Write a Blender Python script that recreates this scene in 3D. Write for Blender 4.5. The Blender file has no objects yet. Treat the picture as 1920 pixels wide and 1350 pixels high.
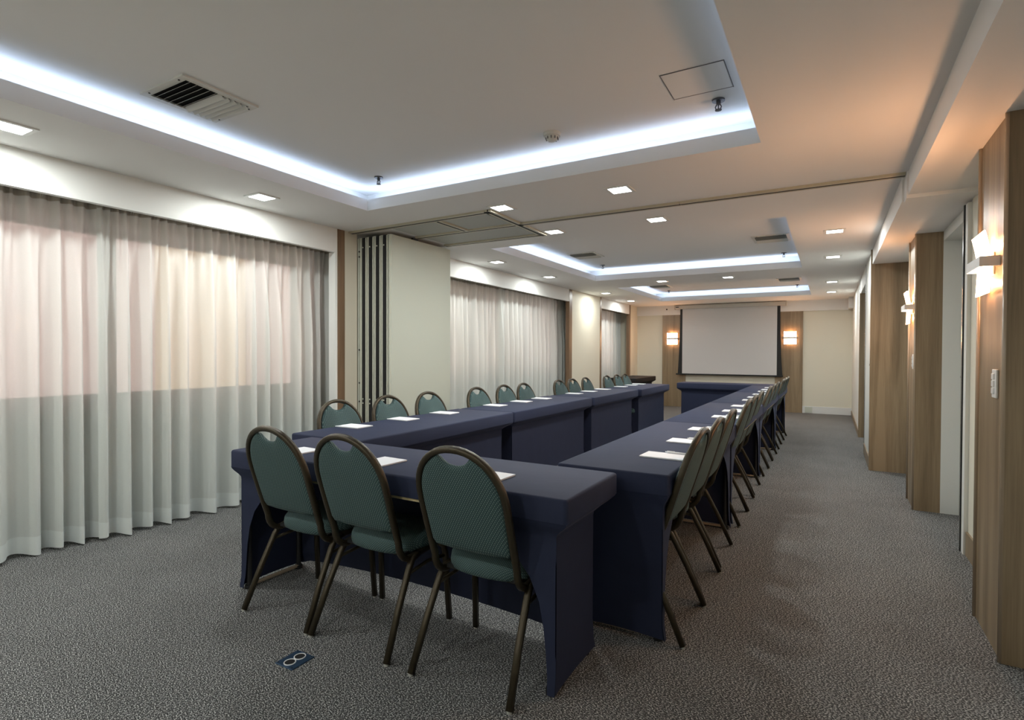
import bpy, bmesh, math, random
from mathutils import Vector, Matrix
random.seed(7)
sc = bpy.context.scene
COL = sc.collection
PI = math.pi

# ------------------------------------------------------------------ camera
H = 1.28
F_PX, YAW, PITCH, ROLL = 1028.97, 0.526207, -0.0136837, 0.0034088
cd = bpy.data.cameras.new('camera')
cam = bpy.data.objects.new('camera', cd)
COL.objects.link(cam)
cd.sensor_fit = 'HORIZONTAL'
cd.sensor_width = 36.0
cd.lens = 36.0 * F_PX / 1920.0
cd.clip_start = 0.02
_f = Vector((-math.sin(YAW) * math.cos(PITCH), math.cos(YAW) * math.cos(PITCH), math.sin(PITCH)))
_r = Vector((math.cos(YAW), math.sin(YAW), 0))
_u = _r.cross(_f)
_R = math.cos(ROLL) * _r + math.sin(ROLL) * _u
_U = -math.sin(ROLL) * _r + math.cos(ROLL) * _u
cam.matrix_world = Matrix(((_R.x, _U.x, -_f.x, 0), (_R.y, _U.y, -_f.y, 0), (_R.z, _U.z, -_f.z, H), (0, 0, 0, 1)))
sc.camera = cam

# ------------------------------------------------------------------ world, exposure, light levels
w = bpy.data.worlds.new('dusk_sky')
sc.world = w
w.use_nodes = True
w.node_tree.nodes['Background'].inputs[0].default_value = (1.0, 0.87, 0.85, 1)
w.node_tree.nodes['Background'].inputs[1].default_value = 2.25
sc.view_settings.view_transform = 'Standard'
sc.view_settings.look = 'None'
sc.view_settings.gamma = 1.0
sc.view_settings.use_curve_mapping = False
sc.view_settings.exposure = 0.65
sc.cycles.max_bounces = 4
sc.cycles.diffuse_bounces = 4
sc.cycles.glossy_bounces = 2
sc.cycles.transparent_max_bounces = 5
sc.cycles.caustics_reflective = False
sc.cycles.caustics_refractive = False
sc.cycles.adaptive_threshold = 0.06
DOWNLIGHT_W = 8.0
COVE_W = 0.85          # per metre of strip
SCONCE_W = 1.7        # per bulb
DOWN_COL = (0.965, 1.0, 0.965)
COVE_COL = (0.56, 0.72, 1.0)
WARM_COL = (1.0, 0.50, 0.24)

# ------------------------------------------------------------------ helpers
def link(name, me, mat=None, parent=None, smooth=False):
    o = bpy.data.objects.new(name, me)
    COL.objects.link(o)
    if mat is not None and len(me.materials) == 0:
        me.materials.append(mat)
    if parent is not None:
        o.parent = parent
    if smooth:
        for p in me.polygons:
            p.use_smooth = True
    return o

def bm_obj(name, bm, mat, parent=None, smooth=False):
    me = bpy.data.meshes.new(name)
    bmesh.ops.recalc_face_normals(bm, faces=bm.faces)
    bm.to_mesh(me)
    bm.free()
    return link(name, me, mat, parent, smooth)

def add_box(bm, x0, x1, y0, y1, z0, z1, bev=0.0):
    vs = [bm.verts.new((x, y, z)) for z in (z0, z1) for y in (y0, y1) for x in (x0, x1)]
    fs = []
    for f in ((0, 2, 3, 1), (4, 5, 7, 6), (0, 1, 5, 4), (2, 6, 7, 3), (0, 4, 6, 2), (1, 3, 7, 5)):
        fs.append(bm.faces.new([vs[i] for i in f]))
    if bev > 0:
        es = list({e for f in fs for e in f.edges})
        bmesh.ops.bevel(bm, geom=es, offset=bev, segments=2, profile=0.5, affect='EDGES')

def boxes(name, lst, mat, parent=None, bev=0.0):
    bm = bmesh.new()
    for b in lst:
        add_box(bm, *b, bev)
    return bm_obj(name, bm, mat, parent)

def add_prism(bm, pts_xy, z0, z1):
    a = [bm.verts.new((x, y, z0)) for x, y in pts_xy]
    b = [bm.verts.new((x, y, z1)) for x, y in pts_xy]
    n = len(a)
    bm.faces.new(a[::-1]); bm.faces.new(b)
    for i in range(n):
        bm.faces.new((a[i], a[(i + 1) % n], b[(i + 1) % n], b[i]))

def add_cyl(bm, c, r, h, seg=16, r2=None, axis='z'):
    r2 = r if r2 is None else r2
    ring = []
    for k, (rr, t) in enumerate(((r, 0), (r2, h))):
        ring.append([])
        for i in range(seg):
            a = 2 * PI * i / seg
            p = (rr * math.cos(a), rr * math.sin(a), t)
            if axis == 'x': p = (p[2], p[0], p[1])
            if axis == 'y': p = (p[0], p[2], p[1])
            ring[k].append(bm.verts.new((c[0] + p[0], c[1] + p[1], c[2] + p[2])))
    bm.faces.new(ring[0][::-1]); bm.faces.new(ring[1])
    for i in range(seg):
        j = (i + 1) % seg
        bm.faces.new((ring[0][i], ring[0][j], ring[1][j], ring[1][i]))

def add_tube(bm, pts, hw, ht, seg=8, ref=Vector((0, 1, 0)), cap=True):
    """sweep a rounded-rectangle section (hw across the path's binormal, ht along ref-ish normal)"""
    pts = [Vector(p) for p in pts]
    n = len(pts)
    rings = []
    for i, p in enumerate(pts):
        t = (pts[min(i + 1, n - 1)] - pts[max(i - 1, 0)]).normalized()
        b = t.cross(ref)
        if b.length < 1e-4:
            b = t.cross(Vector((1, 0, 0)))
        b.normalize()
        nn = b.cross(t).normalized()
        ring = []
        for k in range(seg):
            a = 2 * PI * (k + .5) / seg
            ca, sa = math.cos(a), math.sin(a)
            e = 0.55
            cx = math.copysign(abs(ca) ** e, ca); sx = math.copysign(abs(sa) ** e, sa)
            ring.append(bm.verts.new(p + b * (hw * cx) + nn * (ht * sx)))
        rings.append(ring)
    for i in range(n - 1):
        for k in range(seg):
            j = (k + 1) % seg
            bm.faces.new((rings[i][k], rings[i][j], rings[i + 1][j], rings[i + 1][k]))
    if cap:
        bm.faces.new(rings[0][::-1]); bm.faces.new(rings[-1])

def empty(name, loc=(0, 0, 0), rz=0.0):
    o = bpy.data.objects.new(name, None)
    COL.objects.link(o)
    o.location = loc
    o.rotation_euler = (0, 0, rz)
    o.empty_display_size = 0.1
    return o

def tag(o, label, cat, group=None, kind=None):
    o['label'] = label
    o['category'] = cat
    if group: o['group'] = group
    if kind: o['kind'] = kind
    return o

def struct(o, label=None):
    o['kind'] = 'structure'
    if label: o['label'] = label
    return o

def copy_tree(o, parent=None):
    c = o.copy()
    COL.objects.link(c)
    if parent is not None:
        c.parent = parent
    for ch in list(o.children):
        copy_tree(ch, c)
    return c

def area_light(name, parent, loc, sx, sy, power, col, rot=(0, 0, 0), spread=PI):
    ld = bpy.data.lights.new(name, 'AREA')
    ld.shape = 'RECTANGLE'
    ld.size, ld.size_y = sx, sy
    ld.energy = power
    ld.spread = spread
    ld.color = col
    o = bpy.data.objects.new(name, ld)
    COL.objects.link(o)
    o.location = loc
    o.rotation_euler = rot
    if parent: o.parent = parent
    return o

ORD = ['first', 'second', 'third', 'fourth', 'fifth', 'sixth', 'seventh', 'eighth', 'ninth', 'tenth', 'eleventh', 'twelfth']

# ------------------------------------------------------------------ materials
def new_mat(name):
    m = bpy.data.materials.new(name)
    m.use_nodes = True
    nt = m.node_tree
    b = nt.nodes['Principled BSDF']
    return m, nt, b

def plain(name, col, rough=0.5, metal=0.0, bump=0.0, bscale=60.0, var=0.0, spec=0.5):
    m, nt, b = new_mat(name)
    b.inputs['Base Color'].default_value = (*col, 1)
    b.inputs['Roughness'].default_value = rough
    b.inputs['Metallic'].default_value = metal
    b.inputs['Specular IOR Level'].default_value = spec
    tc = nt.nodes.new('ShaderNodeTexCoord')
    no = nt.nodes.new('ShaderNodeTexNoise')
    no.inputs['Scale'].default_value = bscale
    no.inputs['Detail'].default_value = 4
    nt.links.new(tc.outputs['Object'], no.inputs['Vector'])
    if var > 0:
        mx = nt.nodes.new('ShaderNodeMix'); mx.data_type = 'RGBA'
        mx.inputs['A'].default_value = (*[c * (1 - var) for c in col], 1)
        mx.inputs['B'].default_value = (*[min(1, c * (1 + var)) for c in col], 1)
        nt.links.new(no.outputs['Fac'], mx.inputs['Factor'])
        nt.links.new(mx.outputs['Result'], b.inputs['Base Color'])
    if bump > 0:
        bp = nt.nodes.new('ShaderNodeBump')
        bp.inputs['Strength'].default_value = bump
        bp.inputs['Distance'].default_value = 0.01
        nt.links.new(no.outputs['Fac'], bp.inputs['Height'])
        nt.links.new(bp.outputs['Normal'], b.inputs['Normal'])
    return m

def emit(name, col, strength):
    m, nt, b = new_mat(name)
    b.inputs['Base Color'].default_value = (0.8, 0.8, 0.8, 1)
    b.inputs['Emission Color'].default_value = (*col, 1)
    b.inputs['Emission Strength'].default_value = strength
    if name == 'led_face': m.cycles.emission_sampling = 'NONE'
    return m

def wood_mat(name, c1, c2, rough=0.38):
    m, nt, b = new_mat(name)
    tc = nt.nodes.new('ShaderNodeTexCoord')
    mp = nt.nodes.new('ShaderNodeMapping')
    mp.inputs['Scale'].default_value = (14, 14, 0.55)
    nt.links.new(tc.outputs['Object'], mp.inputs['Vector'])
    n1 = nt.nodes.new('ShaderNodeTexNoise'); n1.inputs['Scale'].default_value = 1.0; n1.inputs['Detail'].default_value = 3; n1.inputs['Distortion'].default_value = 0.6
    nt.links.new(mp.outputs['Vector'], n1.inputs['Vector'])
    mp2 = nt.nodes.new('ShaderNodeMapping'); mp2.inputs['Scale'].default_value = (150, 150, 5)
    nt.links.new(tc.outputs['Object'], mp2.inputs['Vector'])
    n2 = nt.nodes.new('ShaderNodeTexNoise'); n2.inputs['Scale'].default_value = 1.0; n2.inputs['Detail'].default_value = 2
    nt.links.new(mp2.outputs['Vector'], n2.inputs['Vector'])
    ad = nt.nodes.new('ShaderNodeMath'); ad.operation = 'MULTIPLY_ADD'
    nt.links.new(n2.outputs['Fac'], ad.inputs[0]); ad.inputs[1].default_value = 0.35
    nt.links.new(n1.outputs['Fac'], ad.inputs[2])
    cr = nt.nodes.new('ShaderNodeValToRGB')
    cr.color_ramp.elements[0].position = 0.45; cr.color_ramp.elements[0].color = (*c1, 1)
    cr.color_ramp.elements[1].position = 0.85; cr.color_ramp.elements[1].color = (*c2, 1)
    nt.links.new(ad.outputs[0], cr.inputs['Fac'])
    nt.links.new(cr.outputs['Color'], b.inputs['Base Color'])
    b.inputs['Roughness'].default_value = rough
    bp = nt.nodes.new('ShaderNodeBump'); bp.inputs['Strength'].default_value = 0.08; bp.inputs['Distance'].default_value = 0.003
    nt.links.new(n2.outputs['Fac'], bp.inputs['Height']); nt.links.new(bp.outputs['Normal'], b.inputs['Normal'])
    return m

def carpet_mat():
    m, nt, b = new_mat('carpet_loop')
    tc = nt.nodes.new('ShaderNodeTexCoord')
    mp = nt.nodes.new('ShaderNodeMapping'); mp.inputs['Scale'].default_value = (1.0, 1.7, 1.0); mp.inputs['Rotation'].default_value = (0, 0, 0.5)
    nt.links.new(tc.outputs['Object'], mp.inputs['Vector'])
    v = nt.nodes.new('ShaderNodeTexVoronoi'); v.inputs['Scale'].default_value = 140
    nt.links.new(mp.outputs['Vector'], v.inputs['Vector'])
    n = nt.nodes.new('ShaderNodeTexNoise'); n.inputs['Scale'].default_value = 145; n.inputs['Detail'].default_value = 2
    nt.links.new(mp.outputs['Vector'], n.inputs['Vector'])
    n3 = nt.nodes.new('ShaderNodeTexNoise'); n3.inputs['Scale'].default_value = 2.2; n3.inputs['Detail'].default_value = 3
    nt.links.new(tc.outputs['Object'], n3.inputs['Vector'])
    cr = nt.nodes.new('ShaderNodeValToRGB')
    e = cr.color_ramp.elements
    e[0].position = 0.39; e[0].color = (0.025, 0.026, 0.027, 1)
    e[1].position = 0.65; e[1].color = (0.64, 0.64, 0.62, 1)
    k = cr.color_ramp.elements.new(0.52); k.color = (0.100, 0.101, 0.101, 1)
    nt.links.new(n.outputs['Fac'], cr.inputs['Fac'])
    mx = nt.nodes.new('ShaderNodeMix'); mx.data_type = 'RGBA'; mx.blend_type = 'MULTIPLY'
    mx.inputs['Factor'].default_value = 0.45
    nt.links.new(cr.outputs['Color'], mx.inputs['A'])
    cr2 = nt.nodes.new('ShaderNodeValToRGB')
    cr2.color_ramp.elements[0].position = 0.3; cr2.color_ramp.elements[0].color = (0.65, 0.65, 0.65, 1)
    cr2.color_ramp.elements[1].position = 0.7; cr2.color_ramp.elements[1].color = (1, 1, 1, 1)
    nt.links.new(n3.outputs['Fac'], cr2.inputs['Fac'])
    nt.links.new(cr2.outputs['Color'], mx.inputs['B'])
    nt.links.new(mx.outputs['Result'], b.inputs['Base Color'])
    b.inputs['Roughness'].default_value = 0.85
    b.inputs['Specular IOR Level'].default_value = 0.25
    bp = nt.nodes.new('ShaderNodeBump'); bp.inputs['Strength'].default_value = 0.4; bp.inputs['Distance'].default_value = 0.004
    ad = nt.nodes.new('ShaderNodeMath'); ad.operation = 'SUBTRACT'
    nt.links.new(n.outputs['Fac'], ad.inputs[0]); nt.links.new(v.outputs['Distance'], ad.inputs[1])
    nt.links.new(ad.outputs[0], bp.inputs['Height']); nt.links.new(bp.outputs['Normal'], b.inputs['Normal'])
    return m

def chair_fabric():
    m, nt, b = new_mat('green_dotted_upholstery')
    tc = nt.nodes.new('ShaderNodeTexCoord')
    sp = nt.nodes.new('ShaderNodeSeparateXYZ')
    nt.links.new(tc.outputs['Object'], sp.inputs[0])
    yz = nt.nodes.new('ShaderNodeMath'); yz.operation = 'ADD'
    nt.links.new(sp.outputs['Y'], yz.inputs[0]); nt.links.new(sp.outputs['Z'], yz.inputs[1])
    def s(sock, k):
        mu = nt.nodes.new('ShaderNodeMath'); mu.operation = 'MULTIPLY'; mu.inputs[1].default_value = k
        nt.links.new(sock, mu.inputs[0])
        si = nt.nodes.new('ShaderNodeMath'); si.operation = 'SINE'
        nt.links.new(mu.outputs[0], si.inputs[0]); return si.outputs[0]
    a, c = s(sp.outputs['X'], 560.0), s(yz.outputs[0], 560.0)
    pr = nt.nodes.new('ShaderNodeMath'); pr.operation = 'MULTIPLY'
    nt.links.new(a, pr.inputs[0]); nt.links.new(c, pr.inputs[1])
    cr = nt.nodes.new('ShaderNodeValToRGB')
    cr.color_ramp.elements[0].position = 0.35; cr.color_ramp.elements[0].color = (0.029, 0.066, 0.069, 1)
    cr.color_ramp.elements[1].position = 0.80; cr.color_ramp.elements[1].color = (0.18, 0.25, 0.235, 1)
    nt.links.new(pr.outputs[0], cr.inputs['Fac'])
    nt.links.new(cr.outputs['Color'], b.inputs['Base Color'])
    b.inputs['Roughness'].default_value = 0.8
    b.inputs['Sheen Weight'].default_value = 0.03
    bp = nt.nodes.new('ShaderNodeBump'); bp.inputs['Strength'].default_value = 0.25; bp.inputs['Distance'].default_value = 0.002
    nt.links.new(pr.outputs[0], bp.inputs['Height']); nt.links.new(bp.outputs['Normal'], b.inputs['Normal'])
    return m

def curtain_mat(name, col, transp, transl):
    m = bpy.data.materials.new(name); m.use_nodes = True
    nt = m.node_tree
    nt.nodes.remove(nt.nodes['Principled BSDF'])
    out = nt.nodes['Material Output']
    tc = nt.nodes.new('ShaderNodeTexCoord')
    no = nt.nodes.new('ShaderNodeTexNoise'); no.inputs['Scale'].default_value = 320; no.inputs['Detail'].default_value = 2
    nt.links.new(tc.outputs['Object'], no.inputs['Vector'])
    mxc = nt.nodes.new('ShaderNodeMix'); mxc.data_type = 'RGBA'
    mxc.inputs['A'].default_value = (*[c * .9 for c in col], 1); mxc.inputs['B'].default_value = (*col, 1)
    nt.links.new(no.outputs['Fac'], mxc.inputs['Factor'])
    d = nt.nodes.new('ShaderNodeBsdfDiffuse'); t = nt.nodes.new('ShaderNodeBsdfTranslucent'); tr = nt.nodes.new('ShaderNodeBsdfTransparent')
    nt.links.new(mxc.outputs['Result'], d.inputs['Color']); nt.links.new(mxc.outputs['Result'], t.inputs['Color'])
    tr.inputs['Color'].default_value = (1, 1, 1, 1)
    m1 = nt.nodes.new('ShaderNodeMixShader'); m1.inputs[0].default_value = transl
    nt.links.new(d.outputs[0], m1.inputs[1]); nt.links.new(t.outputs[0], m1.inputs[2])
    m2 = nt.nodes.new('ShaderNodeMixShader'); m2.inputs[0].default_value = transp
    nt.links.new(m1.outputs[0], m2.inputs[1]); nt.links.new(tr.outputs[0], m2.inputs[2])
    nt.links.new(m2.outputs[0], out.inputs['Surface'])
    return m

def glass_mat():
    m = bpy.data.materials.new('window_glass'); m.use_nodes = True
    nt = m.node_tree
    nt.nodes.remove(nt.nodes['Principled BSDF'])
    out = nt.nodes['Material Output']
    tr = nt.nodes.new('ShaderNodeBsdfTransparent'); tr.inputs['Color'].default_value = (0.93, 0.93, 0.93, 1)
    gl = nt.nodes.new('ShaderNodeBsdfGlossy'); gl.inputs['Roughness'].default_value = 0.02
    fr = nt.nodes.new('ShaderNodeFresnel')
    mx = nt.nodes.new('ShaderNodeMixShader')
    nt.links.new(fr.outputs[0], mx.inputs[0]); nt.links.new(tr.outputs[0], mx.inputs[1]); nt.links.new(gl.outputs[0], mx.inputs[2])
    nt.links.new(mx.outputs[0], out.inputs['Surface'])
    return m

M = {}
M['ceiling'] = plain('ceiling_paint', (0.84, 0.83, 0.81), 0.75, bump=0.02, bscale=200)
M['valance'] = plain('valance_paint', (0.80, 0.81, 0.79), 0.7)
M['cream'] = plain('cream_wall', (0.74, 0.70, 0.58), 0.6, bump=0.03, bscale=150)
M['white_wall'] = plain('white_wall_paint', (0.74, 0.75, 0.71), 0.6, bump=0.02, bscale=150)
M['white'] = plain('white_gloss', (0.75, 0.75, 0.73), 0.4)
M['partition'] = plain('partition_laminate', (0.57, 0.60, 0.52), 0.45, bump=0.05, bscale=260)
M['alu'] = plain('partition_profile', (0.60, 0.61, 0.52), 0.4, metal=0.0)
M['track'] = plain('cream_track', (0.50, 0.47, 0.36), 0.45)
M['pocket'] = plain('storage_pocket_grey', (0.42, 0.43, 0.40), 0.6)
M['black'] = plain('black_rubber', (0.008, 0.008, 0.009), 0.7)
M['wood'] = wood_mat('oak_laminate', (0.18, 0.125, 0.070), (0.32, 0.235, 0.142))
M['wood_trim'] = wood_mat('oak_trim', (0.15, 0.09, 0.05), (0.26, 0.17, 0.10))
M['strip'] = plain('satin_wood_edging', (0.36, 0.28, 0.20), 0.22)
M['carpet'] = carpet_mat()
M['fabric'] = chair_fabric()
M['bronze'] = plain('bronze_hammered_paint', (0.058, 0.046, 0.028), 0.28, metal=0.55, bump=0.25, bscale=420)
M['glide'] = plain('clear_plastic_glide', (0.45, 0.45, 0.42), 0.25)
M['navy'] = plain('navy_stretch_cloth', (0.023, 0.029, 0.060), 0.75, bump=0.12, bscale=9, var=0.10, spec=0.2)
_nb = M['navy'].node_tree.nodes['Principled BSDF']
_nb.inputs['Sheen Weight'].default_value = 0.10
_nb.inputs['Sheen Roughness'].default_value = 0.35
_nb.inputs['Sheen Tint'].default_value = (0.55, 0.65, 1.0, 1)
M['blackcloth'] = plain('black_stretch_cloth', (0.012, 0.010, 0.010), 0.75, bump=0.12, bscale=9, spec=0.3)
M['plywood'] = plain('plywood_edge', (0.62, 0.52, 0.30), 0.6, var=0.1)
M['steel'] = plain('dark_steel_leg', (0.05, 0.05, 0.05), 0.4, metal=0.7)
M['paper'] = plain('paper', (0.86, 0.87, 0.90), 0.7)
M['ink'] = plain('grey_print', (0.20, 0.20, 0.22), 0.7)
M['card'] = plain('grey_card_backing', (0.35, 0.34, 0.33), 0.8)
M['pen'] = plain('pale_pen_plastic', (0.78, 0.79, 0.80), 0.3)
M['chrome'] = plain('chrome', (0.6, 0.6, 0.6), 0.2, metal=1.0)
M['darkchrome'] = plain('dark_chrome', (0.16, 0.16, 0.17), 0.35, metal=0.9)  # darker metal than the plain chrome
M['vent'] = plain('vent_enamel', (0.66, 0.65, 0.60), 0.45)
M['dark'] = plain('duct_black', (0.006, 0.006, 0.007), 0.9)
M['screen'] = plain('screen_fabric', (0.68, 0.66, 0.65), 0.85)
M['screenblack'] = plain('screen_black_border', (0.010, 0.010, 0.010), 0.6)
M['case'] = plain('screen_case', (0.62, 0.58, 0.52), 0.4)
M['brassplate'] = plain('blue_floor_plate', (0.045, 0.085, 0.150), 0.3, metal=0.4)
M['frame_dark'] = plain('window_frame_grey', (0.16, 0.15, 0.15), 0.4)
M['glass'] = glass_mat()
M['pinkwall'] = plain('pink_stucco', (0.74, 0.60, 0.57), 0.9, var=0.06, bscale=3)
M['yellowwall'] = plain('ochre_stucco', (0.90, 0.76, 0.50), 0.9, var=0.06, bscale=3)
M['curtain'] = curtain_mat('sheer_curtain', (0.92, 0.95, 0.92), 0.12, 0.32)
M['hem'] = curtain_mat('curtain_hem', (0.92, 0.96, 0.94), 0.02, 0.2)
M['heading'] = curtain_mat('curtain_heading', (0.62, 0.58, 0.50), 0.05, 0.4)
M['led'] = emit('led_face', (0.95, 1.0, 0.98), 9.0)
M['shade'] = emit('sconce_glass', (1.0, 0.53, 0.28), 30.0)

# ------------------------------------------------------------------ the setting: floor
Y0, Y1 = -1.25, 13.37
XR = 1.15
ZC, ZT = 2.42, 2.60
XOUT = -4.62
struct(boxes('floor', [(XOUT - .1, XR, Y0 - .1, Y1 + .15, -0.05, 0.0)], M['carpet']), 'grey speckled loop-pile carpet')

# ceiling with three trays
TX0, TX1 = -3.245, -0.338
TRAYS = [(0.10, 3.255), (5.11, 8.225), (9.25, 12.135)]
COVE = 0.15
bm = bmesh.new()
zt2 = ZC + .02
LT = .014
add_box(bm, XOUT - .1, TX0 - LT, Y0 - .1, Y1 + .15, ZC, zt2)
add_box(bm, TX1 + LT, XR, Y0 - .1, Y1 + .15, ZC, zt2)
prev = Y0 - .1
for a, b_ in TRAYS:
    add_box(bm, TX0 - LT, TX1 + LT, prev, a - LT, ZC, zt2); prev = b_ + LT
add_box(bm, TX0 - LT, TX1 + LT, prev, Y1 + .15, ZC, zt2)
ceiling = struct(bm_obj('ceiling', bm, M['ceiling']), 'matt off-white suspended ceiling with three lit trays')
for ti, (a, b_) in enumerate(TRAYS):
    x0, x1 = TX0 - COVE, TX1 + COVE
    y0, y1 = a - COVE, b_ + COVE
    boxes('tray_panel', [(x0, x1, y0, y1, ZT, ZT + .02)], M['ceiling'], ceiling)
    boxes('cove_wall', [(x0 - .02, x0, y0, y1, zt2, ZT), (x1, x1 + .02, y0, y1, zt2, ZT), (x0, x1, y0 - .02, y0, zt2, ZT), (x0, x1, y1, y1 + .02, zt2, ZT)], M['ceiling'], ceiling)
    t = LT
    boxes('tray_lip', [(TX0 - t, TX0, a - t, b_ + t, ZC, 2.507), (TX1, TX1 + t, a - t, b_ + t, ZC, 2.507), (TX0, TX1, a - t, a, ZC, 2.507), (TX0, TX1, b_, b_ + t, ZC, 2.507)], M['ceiling'], ceiling)
    cx, cy = (TX0 + TX1) / 2, (a + b_) / 2
    LX, LY = TX1 - TX0, b_ - a
    zz = 2.494
    # the LED strips lying in the cove
    area_light('cove_strip', ceiling, (TX0 - .045, cy, zz), .03, LY, COVE_W * LY, COVE_COL, (PI, 0, 0))
    area_light('cove_strip', ceiling, (cx, b_ + .045, zz), LX, .03, COVE_W * LX, COVE_COL, (PI, 0, 0))
    area_light('cove_strip', ceiling, (cx, a - .045, zz), LX, .03, COVE_W * LX, COVE_COL, (PI, 0, 0))
    area_light('cove_strip', ceiling, (TX1 + .045, cy, zz), .03, LY, COVE_W * LY * .22, COVE_COL, (PI, 0, 0))

# ------------------------------------------------------------------ left side
def lx(y):
    return -3.97 - (0.02 * (y - 3.8) if y > 3.8 else 0.0)

def lquad(bm, o0, o1, y0, y1, z0, z1):
    add_prism(bm, [(lx(y0) + o0, y0), (lx(y0) + o1, y0), (lx(y1) + o1, y1), (lx(y1) + o0, y1)], z0, z1)

def lbox(name, lst, mat, parent=None):
    bm = bmesh.new()
    for b in lst: lquad(bm, *b)
    return bm_obj(name, bm, mat, parent)

WO = -0.58   # window wall, behind the curtains
WINS = [(Y0, 3.66, 3.92), (5.05, 9.1, 9.42), (10.95, 12.5, 12.85)]
SILL, HEAD = 0.92, 2.17
bm = bmesh.new()
lquad(bm, WO - .12, WO, Y0 - .1, 3.8, 0, SILL); lquad(bm, WO - .12, WO, 3.8, Y1 + .1, 0, SILL)
lquad(bm, WO - .12, WO, Y0 - .1, 3.8, HEAD, ZC); lquad(bm, WO - .12, WO, 3.8, Y1 + .1, HEAD, ZC)
prev = Y0 - .1
for a, b_, c_ in WINS:
    if a > prev: lquad(bm, WO - .12, WO, prev, a, SILL, HEAD)
    prev = b_
lquad(bm, WO - .12, WO, prev, Y1 + .1, SILL, HEAD)
wall_left = struct(bm_obj('wall_left', bm, M['white_wall']))
# piers standing forward between the windows
lbox('pier', [(-.085, 0, 3.69, 3.845, 0, ZC), (-.56, -.085, 4.05, 4.80, 0, ZC)], M['cream'], wall_left)
lbox('pier', [(-.07, 0, 9.185, 10.665, 0, ZC), (-.56, -.07, 9.85, 10.55, 0, ZC)], M['cream'], wall_left)
lbox('pier', [(-.07, 0, 12.775, Y1, 0, ZC), (-.56, -.07, 13.1, Y1, 0, ZC)], M['cream'], wall_left)
# windows
for wi, (a, b_, c_) in enumerate(WINS):
    n = max(1, round((b_ - a) / 1.6))
    ym = (a + b_) / 2
    fr = []
    for k in range(n + 1):
        y = a + (b_ - a) * k / n
        y = min(max(y, a + .03), b_ - .03)
        fr.append((WO - .09, WO - .03, y - .024, y + .024, SILL, HEAD))
    fr += [(WO - .09, WO - .03, a, b_, SILL, SILL + .05), (WO - .09, WO - .03, a, b_, HEAD - .05, HEAD)]
    wo = struct(lbox('window_%d' % (wi + 1), fr, M['frame_dark']), 'grey framed window behind the sheer curtains')
    for k in range(n):
        y0 = a + (b_ - a) * k / n + .03; y1 = a + (b_ - a) * (k + 1) / n - .03
        lbox('pane', [(WO - .065, WO - .058, y0, y1, SILL + .05, HEAD - .05)], M['glass'], wo)
    lbox('window_sill', [(WO - .02, WO + .06, a, b_, SILL - .03, SILL)], M['frame_dark'], wo)
# valances
VB = 2.203
for i, (y0, y1) in enumerate([(Y0, 3.60), (4.85, 9.06), (10.75, 12.68)]):
    v = lbox('trim_%d' % (i + 1), [(-.045, 0, y0, y1, VB, ZC)], M['valance'])
    struct(v, 'white curtain valance board under the ceiling')
struct(lbox('trim_4', [(-.085, 0, 3.575, 3.60, 0, VB), ], M['valance']), 'white side board beside the near curtain')
struct(lbox('trim_5', [(-.085, .004, 3.60, 3.685, 0, ZC)], M['wood_trim']), 'oak upright strip between near curtain and folded partition')
struct(lbox('trim_6', [(-.07, .004, 9.06, 9.185, 0, ZC)], M['wood_trim']), 'oak upright strip at the end of the second curtain')
struct(lbox('trim_7', [(-.07, .004, 10.665, 10.75, 0, ZC)], M['wood_trim']), 'oak upright strip before the third curtain')
struct(lbox('trim_8', [(-.07, .004, 12.68, 12.775, 0, ZC)], M['wood_trim']), 'oak upright strip after the third curtain')

# ------------------------------------------------------------------ end walls
wall_far = struct(boxes('wall_far', [(XOUT, XR, Y1, Y1 + .12, 0, ZC)], M['cream']), 'cream end wall behind the projection screen')
boxes('soffit', [(-4.17, .385, Y1 - .04, Y1, 2.192, ZC)], M['ceiling'], wall_far)
bm = bmesh.new(); add_cyl(bm, (-3.43, Y1 - .046, 2.33), .018, .008, 12, axis='y')
bm_obj('sensor', bm, M['black'], wall_far)
for x0, x1 in ((-3.534, -2.985), (-1.06, -.521)):
    xs = [x0, (x0 + x1) / 2, x1]
    boxes('wood_panel', [(x0, x1, Y1 - .03, Y1 - .002, 0, 2.192)], M['wood'], wall_far)
struct(boxes('baseboard_far', [(-.521, .43, Y1 - .018, Y1, 0, .15), (-4.15, -3.534, Y1 - .018, Y1, 0, .15), (-2.985, -1.06, Y1 - .018, Y1, 0, .15)], M['white']), 'cream baseboard along the end wall')
boxes('outlet_cover', [(-.47, -.33, Y1 - .03, Y1 - .018, .012, .135)], M['partition'], bpy.data.objects['baseboard_far'])
struct(boxes('wall_back', [(XOUT, XR, Y0 - .12, Y0, 0, ZC)], M['cream']), 'cream wall behind the viewer')

# ------------------------------------------------------------------ right side
ZS = 2.27
wall_right = struct(boxes('wall_right', [
    (.77, .98, Y0, 4.53, 0, ZC), (.77, .98, 4.53, 5.53, 2.18, ZC), (.77, .98, 5.53, 7.20, 0, ZC),
    (.90, .98, 8.40, 9.95, 0, ZC), (.385, .98, 9.952, Y1, 0, ZC), (.385, .98, 7.20, 8.40, 0, ZC), (.385, .60, 8.40, 9.95, 2.20, ZC),
    (.98, 1.1, Y0, Y1, 0, ZC)], M['white_wall']), 'off-white right wall with recessed doorways')
boxes('soffit', [(.408, .77, Y0, 4.20, ZS, ZC)], M['ceiling'], wall_right)
boxes('soffit', [(.398, .77, 4.20, 4.33, ZS - .022, ZC)], M['ceiling'], wall_right)
boxes('soffit', [(.386, .77, 4.33, 7.168, ZS - .012, ZC)], M['ceiling'], wall_right)
boxes('soffit', [(.30, .385, 12.95, Y1, 2.20, ZC)], M['ceiling'], wall_right)

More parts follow.
